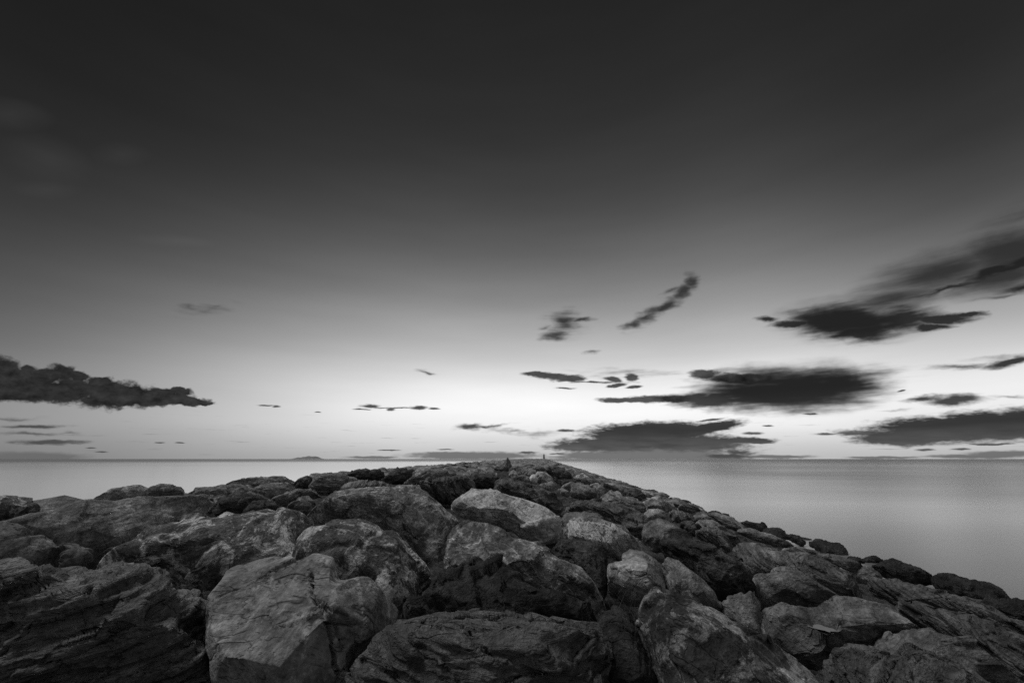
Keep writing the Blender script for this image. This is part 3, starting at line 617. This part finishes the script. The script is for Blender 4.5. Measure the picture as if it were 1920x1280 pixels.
# ------------------------------------------------------------------ small pool in the hollowed boulder
def make_pool():
    o, C, (r, up, nn) = POOL
    me = o.data; n = len(me.vertices)
    v = np.zeros(n * 3); me.vertices.foreach_get('co', v); v = v.reshape(-1, 3)
    Mw = np.array(o.matrix_world); Wv = v @ Mw[:3, :3].T + Mw[:3, 3]
    f = np.zeros(len(me.loops), np.int32); me.loops.foreach_get('vertex_index', f); f = f.reshape(-1, 3)
    tree = BVHTree.FromPolygons([tuple(a) for a in Wv], [tuple(int(b) for b in a) for a in f])
    hit = None; pyc = 1188
    while pyc > 1146:
        hit, nor, idx, dist = tree.ray_cast(Vector((0, 0, H)), Vector(ray(1552, pyc)))
        near = [tree.ray_cast(Vector((0, 0, H)), Vector(ray(1552 + dx, pyc + dx * .4)))[0] for dx in (-22, 22)]
        if hit is not None and nor.z > 0.55 and all(h_ is not None and abs(h_.z - hit.z) < .14 for h_ in near): break
        pyc -= 3
    if hit is None: return
    DY = pyc - 1182
    zc = hit.z
    def on(px, py): k = ray(px, py); return (np.array([0, 0, H]) + k * (zc - H) / k[2])[:2]
    e0, e1, e2, e3 = on(1529, 1171 + DY), on(1576, 1194 + DY), on(1560, 1178 + DY), on(1545, 1187 + DY)
    c = (e0 + e1) / 2; ax = unit(e1 - e0); ay = np.array([-ax[1], ax[0]]); ra = np.linalg.norm(e1 - e0) / 2; rb = max(.05, abs(np.dot(e2 - e3, ay)) / 2)
    d = Wv[:, :2] - c; a, b = d @ ax, d @ ay
    e = np.sqrt((a / ra) ** 2 + (b / rb) ** 2) + 0.35 * perlin(np.stack([a * 9, b * 9, 0 * a], 1))
    top = np.abs(Wv[:, 2] - zc) < 0.16
    k = np.clip((1.75 - e) / 0.7, 0, 1); k = k * k * (3 - 2 * k)
    target = zc + 0.04 * (e - 1.0) - 0.004
    Wv[:, 2] = np.where(top, Wv[:, 2] * (1 - k) + target * k, Wv[:, 2])
    lo = (Wv - Mw[:3, 3]) @ Mw[:3, :3]
    me.vertices.foreach_set('co', np.ascontiguousarray(lo, np.float32).ravel()); me.update()
    tree = BVHTree.FromPolygons([tuple(a_) for a_ in Wv], [tuple(int(b_) for b_ in a_) for a_ in f])
    th = np.linspace(0, 2 * math.pi, 60, endpoint=False); pv = [(0, 0, 0)]
    for t in th:
        kk = 1.4
        while kk > .15:
            w_ = ax * math.cos(t) * ra * kk + ay * math.sin(t) * rb * kk
            h_ = tree.ray_cast(Vector((c[0] + w_[0], c[1] + w_[1], zc + .35)), Vector((0, 0, -1)))[0]
            if h_ is not None and zc - .03 < h_.z < zc + .05: break
            kk -= .08
        pv.append((w_[0], w_[1], 0))
    pf = [(0, i + 1, (i + 1) % 60 + 1) for i in range(60)]
    m = bpy.data.materials.new('still_rainwater'); m.use_nodes = True
    b_ = m.node_tree.nodes['Principled BSDF']; b_.inputs['Base Color'].default_value = (.30, .30, .30, 1)  # milky grey base stands in for the sky's reflection on the pool
    b_.inputs['Roughness'].default_value = 0.03; b_.inputs['IOR'].default_value = 1.33
    pm = mesh_from('rain_pool', np.array(pv, float), np.array(pf), m)
    p = bpy.data.objects.new('rain_pool', pm); col.objects.link(p); p.location = (c[0], c[1], zc)
    p['label'] = 'small bright pool of rainwater lying in the hollowed boulder'; p['category'] = 'puddle'
make_pool()

# ------------------------------------------------------------------ rubble core under the boulders
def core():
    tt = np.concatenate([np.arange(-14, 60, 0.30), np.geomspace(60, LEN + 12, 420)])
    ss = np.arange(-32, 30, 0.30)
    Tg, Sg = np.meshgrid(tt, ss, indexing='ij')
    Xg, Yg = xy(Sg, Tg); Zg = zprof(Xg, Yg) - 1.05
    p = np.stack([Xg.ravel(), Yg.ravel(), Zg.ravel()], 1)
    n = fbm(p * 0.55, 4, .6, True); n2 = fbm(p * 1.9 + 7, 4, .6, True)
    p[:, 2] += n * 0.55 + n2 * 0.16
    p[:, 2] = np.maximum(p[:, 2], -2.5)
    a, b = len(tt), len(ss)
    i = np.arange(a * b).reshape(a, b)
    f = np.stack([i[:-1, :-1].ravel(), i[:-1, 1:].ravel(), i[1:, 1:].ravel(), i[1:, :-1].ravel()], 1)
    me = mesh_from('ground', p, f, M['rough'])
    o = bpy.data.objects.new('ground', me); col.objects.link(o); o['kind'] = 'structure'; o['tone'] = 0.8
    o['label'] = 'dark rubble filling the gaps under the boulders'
core()

# ------------------------------------------------------------------ farther boulders
protos = []
def proto(i, kind, n=5):
    rng = np.random.RandomState(500 + i)
    v, f = ico(n)
    sc = np.array([1.0, rng.uniform(.6, .85), rng.uniform(.42, .6)])
    L = np.sign(v) * np.abs(v) ** 0.85 * sc
    for _ in range(9):
        n_ = unit(rng.normal(size=3)); dd = L @ n_; s_ = dd.max() * rng.uniform(.66, .88)
        L = L - n_[None, :] * (np.maximum(dd - s_, 0) * .94)[:, None]
    return weather(L * 1.0, f, 1.6, kind, 300 + i, np.eye(3), .9), f
KINDS = ['grain', 'streak', 'rough', 'grain', 'mottle', 'streak', 'vein', 'grain', 'schist', 'grain']
PR = [proto(i, k) for i, k in enumerate(KINDS)]
PRW = [proto(20 + i, 'weed', 4) for i in range(4)]
PM = [mesh_from('boulder', v, f, M[k]) for (v, f), k in zip(PR, KINDS)]
PMW = [mesh_from('wet_boulder', v, f, M['weed']) for v, f in PRW]
rng = np.random.RandomState(4)
cand = []
t_ = 8.0
while t_ < LEN + 8:
    step = 1.9 if t_ < 60 else 2.3
    s_ = -19.5
    while s_ < 18.5:
        s = s_ + rng.uniform(-.6, .6); t = t_ + rng.uniform(-.7, .7)
        x, y = xy(s, t)
        z = float(zprof(x, y))
        ok = z > -0.9
        for (cx_, cy_, hw, hd) in taken:
            if abs(x - cx_) < hw * .9 + .7 and abs(y - cy_) < hd * .9 + .8: ok = False; break
        wet = z < 0.75 and s > 0
        if ok and t > 5:      # keep the view of the individually placed boulders free
            q_ = np.array([x, y, z + .25 - H]); fw_ = q_[1] * CR + q_[2] * SR
            if fw_ > 1:
                ax_, ay_ = 960 + FOC * q_[0] / fw_, 640 - FOC * (q_[2] * CR - q_[1] * SR) / fw_; dd_ = np.linalg.norm(q_); mr = FOC * 1.0 / fw_
                for (a0, b0, a1, b1, d0) in SEEN:
                    if dd_ < d0 + 1.0 and not (wet and t > 9) and a0 - mr * .6 < ax_ < a1 + mr * .6 and b0 - mr * .3 < ay_ < b1 + mr * .3: ok = False; break
        if ok:
            cand.append((x, y, z, s, t, wet, .75 + 1.2 * rng.uniform() ** 2, rng.randint(1000), rng.uniform(0, 6.283), rng.uniform(-.25, .25), rng.uniform(-.25, .25)))
        s_ += 2.15
    t_ += step
def xform(c):
    x, y, z, s, t, wet, sz, k, rz, rx, ry = c
    rz_ = 0.6 * math.sin(rz) + (1.2 if s > 2 else 0.0)
    return Matrix.Translation((x, y, z - 0.30 * sz - (0.35 if t < 32 else 0))) @ Euler((rx, ry + (0.22 if s > 2 else 0), rz_)).to_matrix().to_4x4() @ Matrix.Scale(sz * (.8 if wet else 1.0), 4)
cand.sort(key=lambda c: math.hypot(c[0], c[1]) / c[6] + (0 if c[3] > -15 else 40))
def in_view(c):
    x, y, z = c[:3]; q = np.array([x, y, z + .5 - H]); f_ = q[1] * CR + q[2] * SR
    if f_ < 1: return False
    px = 960 + FOC * q[0] / f_; py = 640 - FOC * (q[2] * CR - q[1] * SR) / f_
    return -60 < px < 1980 and py < 1350
view = [c for c in cand if in_view(c)]
NIND = 150
LAB = {
 'crest': ('small grey boulder packed among others along the distant crest', 'small boulders along the distant crest'),
 'slope': ('small grey boulder packed among others on the distant right slope', 'small boulders on the distant right slope'),
 'wet': ('small black weedy boulder at the distant waterline', 'small black boulders at the waterline'),
 'edge': ('small boulder on the hidden left shoulder of the breakwater', 'small boulders on the left shoulder')}
for c in view[:NIND]:
    wet = c[5]
    me = (PMW[c[7] % 4] if wet else PM[c[7] % len(PM)])
    o = bpy.data.objects.new('wet_boulder' if wet else 'boulder', me); col.objects.link(o); o.matrix_world = xform(c)
    key = 'wet' if wet else 'slope' if c[3] > 2 else 'edge' if c[3] < -15.5 else 'crest'
    o['label'], o['group'] = LAB[key]; o['category'] = 'rock'; o['tone'] = 0.95 if wet else float(0.65 + 0.5 * ((c[7] * 37) % 100) / 100)
def merged(lst, name, label, src, mat, tone):
    vs, fs, base = [], [], 0
    for c in lst:
        v, f = src[c[7] % len(src)]
        m = np.array(xform(c)); vs.append(v @ m[:3, :3].T + m[:3, 3]); fs.append(f + base); base += len(v)
    me = mesh_from(name, np.concatenate(vs), np.concatenate(fs), mat)
    o = bpy.data.objects.new(name, me); col.objects.link(o)
    o['kind'] = 'stuff'; o['label'] = label; o['tone'] = tone; o['category'] = 'rocks'
PR3 = [proto(i, k, 3) for i, k in enumerate(KINDS)]
rest = view[NIND:] + [c for c in cand if not in_view(c)]
merged([c for c in rest if not c[5]], 'far_boulders', 'mass of distant grey boulders running out to the tip of the breakwater', PR3, M['grain'], 0.85)
merged([c for c in rest if c[5]], 'far_wet_boulders', 'line of distant black weedy boulders along the waterline', PRW, M['weed'], 1.0)

# ------------------------------------------------------------------ dry grass between the boulders
def grass():
    rng = np.random.RandomState(9); vs, fs = [], []
    for cx_, cy_, n in ((1196, 1150, 60), (1206, 1185, 60), (1222, 1235, 60)):
        d = ground_hit(cx_, cy_, -0.1)
        base = np.array([0, 0, H]) + ray(cx_, cy_) * d
        for _ in range(n):
            b0 = base + np.array([rng.normal(0, .09), rng.normal(0, .09), -.25]); L = rng.uniform(.25, .6)
            di = unit([rng.normal(0, .35), rng.normal(0, .3), 1]); be = np.array([rng.normal(0, .3), rng.normal(0, .2), -.25])
            sw = unit(np.cross(di, [rng.normal(), rng.normal(), .1])) * .0022
            k0 = len(vs)
            for j in range(5):
                q = j / 4; pt = b0 + di * L * q + be * L * q * q * .6; wd = sw * (1 - q * .85)
                vs += [pt - wd, pt + wd]
            for j in range(4): fs.append((k0 + 2 * j, k0 + 2 * j + 1, k0 + 2 * j + 3, k0 + 2 * j + 2))
    m = bpy.data.materials.new('dry_grass'); m.use_nodes = True
    b = m.node_tree.nodes['Principled BSDF']; b.inputs['Base Color'].default_value = (.14, .14, .14, 1); b.inputs['Roughness'].default_value = .7
    o = bpy.data.objects.new('grass', mesh_from('grass', np.array(vs), np.array(fs), m)); col.objects.link(o)
    o['kind'] = 'stuff'; o['label'] = 'sparse dry grass stems growing in a dark gap between boulders'
grass()

# ------------------------------------------------------------------ beacon at the tip
def cyl(name, prof, mat, parent=None, seg=20):
    v, f = [], []
    for r_, z_ in prof:
        for i in range(seg): a = 2 * math.pi * i / seg; v.append((r_ * math.cos(a), r_ * math.sin(a), z_))
    for j in range(len(prof) - 1):
        for i in range(seg): f.append((j * seg + i, j * seg + (i + 1) % seg, (j + 1) * seg + (i + 1) % seg, (j + 1) * seg + i))
    o = bpy.data.objects.new(name, mesh_from(name, np.array(v, float), np.array(f), mat)); col.objects.link(o); o.parent = parent
    return o
def plain(name, c, rough=.6):
    m = bpy.data.materials.new(name); m.use_nodes = True; t = NT(m.node_tree)
    b = t.n['Principled BSDF']; q = t.new('ShaderNodeTexCoord').outputs['Object']
    t.put(b.inputs['Base Color'], t.mapr(t.noise(q, 3.0, 5, .6), .3, .7, c * .75, c * 1.2, 'LINEAR')); b.inputs['Roughness'].default_value = rough
    return m
bx, by = [float(a) for a in xy(-0.2 + 0.0, 425.0)]
bx = 425.0 * (60.0 / (FOC * CR + 220 * SR)); by = 425.0
bz = float(zprof(bx, by)) - 0.2
bea = bpy.data.objects.new('beacon', None); col.objects.link(bea); bea.location = (bx, by, bz)
bea['label'] = 'slim dark harbour beacon tower on the distant tip of the breakwater'; bea['category'] = 'beacon'
dk = plain('dark_paint', .03); cn = plain('concrete', .12, .9)
cyl('base', [(0.001, -1.0), (1.5, -1.0), (1.5, .45), (1.35, .5), (0.001, .5)], cn, bea)
cyl('tower', [(.85, .5), (.75, .9), (.60, 3.6), (.60, 4.0), (.001, 4.0)], dk, bea)
g_ = cyl('gallery', [(.001, 3.98), (.85, 3.98), (.85, 4.1), (.001, 4.1)], dk, bea)
cyl('lantern', [(.26, 4.1), (.26, 4.65), (.34, 4.68), (.12, 4.95), (.03, 5.0), (.03, 5.6), (.001, 5.6)], dk, bea)
for i, (dx, dy, s_) in enumerate(((5.5, 4, .9),)):
    pass

# ------------------------------------------------------------------ island on the horizon
def island():
    D = 30000.0
    prof = [(548, 0), (553, 1.2), (560, 3.2), (565, 3.0), (570, 4.3), (573, 4.1), (578, 5.6), (583, 4.9), (588, 4.9), (591, 5.1), (594, 4.3), (598, 2.2), (602, .8), (606, 0)]
    kx = D / (FOC * CR + 220 * SR)
    xs = np.array([(a - 960) * kx for a, _ in prof]); hs = np.array([b * kx for _, b in prof])
    gx = np.linspace(xs[0], xs[-1], 160); gy = np.linspace(-600, 600, 50)
    X, Y = np.meshgrid(gx, gy, indexing='ij')
    hh = np.interp(X, xs, hs) * np.clip(1 - (np.abs(Y) / 600) ** 2.2, 0, 1)
    p = np.stack([X.ravel(), Y.ravel() + D, hh.ravel()], 1)
    p[:, 2] += fbm(p * .006, 4) * 14 * (hh.ravel() > 5) - 3
    i = np.arange(160 * 50).reshape(160, 50)
    f = np.stack([i[:-1, :-1].ravel(), i[1:, :-1].ravel(), i[1:, 1:].ravel(), i[:-1, 1:].ravel()], 1)
    cx = p[:, 0].mean(); p[:, 0] -= cx; p[:, 1] -= D
    o = bpy.data.objects.new('island', mesh_from('island', p, f, plain('hazy_island', .30, 1.0))); col.objects.link(o); o.location = (cx, D, 0)
    o['kind'] = 'structure'; o['label'] = 'low grey island on the horizon'
island()

# ------------------------------------------------------------------ sea
def sea():
    e = np.concatenate([-np.geomspace(250000, 40, 36), np.linspace(-30, 30, 7), np.geomspace(40, 250000, 36)])
    X, Y = np.meshgrid(e, e, indexing='ij')
    p = np.stack([X.ravel(), Y.ravel(), 0 * X.ravel()], 1); n = len(e)
    i = np.arange(n * n).reshape(n, n)
    f = np.stack([i[:-1, :-1].ravel(), i[1:, :-1].ravel(), i[1:, 1:].ravel(), i[:-1, 1:].ravel()], 1)
    m = bpy.data.materials.new('calm_sea'); m.use_nodes = True; t = NT(m.node_tree)
    b = t.n['Principled BSDF']; q = t.new('ShaderNodeTexCoord').outputs['Object']
    sx = t.new('ShaderNodeSeparateXYZ'); t.l.new(q, sx.inputs[0])
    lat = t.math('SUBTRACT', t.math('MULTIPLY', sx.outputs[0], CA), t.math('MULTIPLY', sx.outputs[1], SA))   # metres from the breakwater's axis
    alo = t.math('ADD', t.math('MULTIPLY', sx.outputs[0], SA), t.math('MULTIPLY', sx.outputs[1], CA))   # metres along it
    n1 = t.noise(t.mapping(q, rot=(0, 0, R(6)), sc=(.005, .013, 1)), 1.0, 3, .5)
    n2 = t.noise(t.mapping(q, rot=(0, 0, R(-14)), sc=(.022, .060, 1)), 1.0, 3, .5)
    nn_ = t.math('ADD', t.math('MULTIPLY', n1, .75), t.math('MULTIPLY', n2, .25))
    far = t.mapr(t.vmath('LENGTH', q), 330.0, 1500.0)           # ruffled by wind offshore
    mist_glow = t.math('MULTIPLY', t.math('MULTIPLY', t.mapr(lat, 14.0, 85.0, 1.0, .24), t.math('MAXIMUM', t.mapr(alo, 10.0, 60.0, .10, 1.0), t.mapr(lat, 5.0, -5.0))), t.mapr(lat, -330.0, -90.0, .6, 1.0))   # broken-wave milk plus the glow's bright reflection, painted into the albedo
    alb = t.math('MINIMUM', t.math('MULTIPLY', t.math('MULTIPLY', mist_glow, t.mapr(lat, -20.0, 5.0, 1.3, 1.0)), t.mapr(nn_, .36, .64, .66, 1.05, 'LINEAR')), .95)  # left side lifted further, imitating the bright reflection in the colour
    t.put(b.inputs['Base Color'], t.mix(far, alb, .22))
    t.put(b.inputs['Roughness'], t.mix(far, t.mix(t.mapr(lat, -20.0, 10.0), .11, t.mapr(nn_, .36, .64, .27, .21, 'LINEAR')), .40))
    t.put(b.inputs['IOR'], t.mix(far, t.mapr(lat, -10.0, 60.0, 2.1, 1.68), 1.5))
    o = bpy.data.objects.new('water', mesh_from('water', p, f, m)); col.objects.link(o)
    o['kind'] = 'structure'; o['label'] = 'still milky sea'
sea()
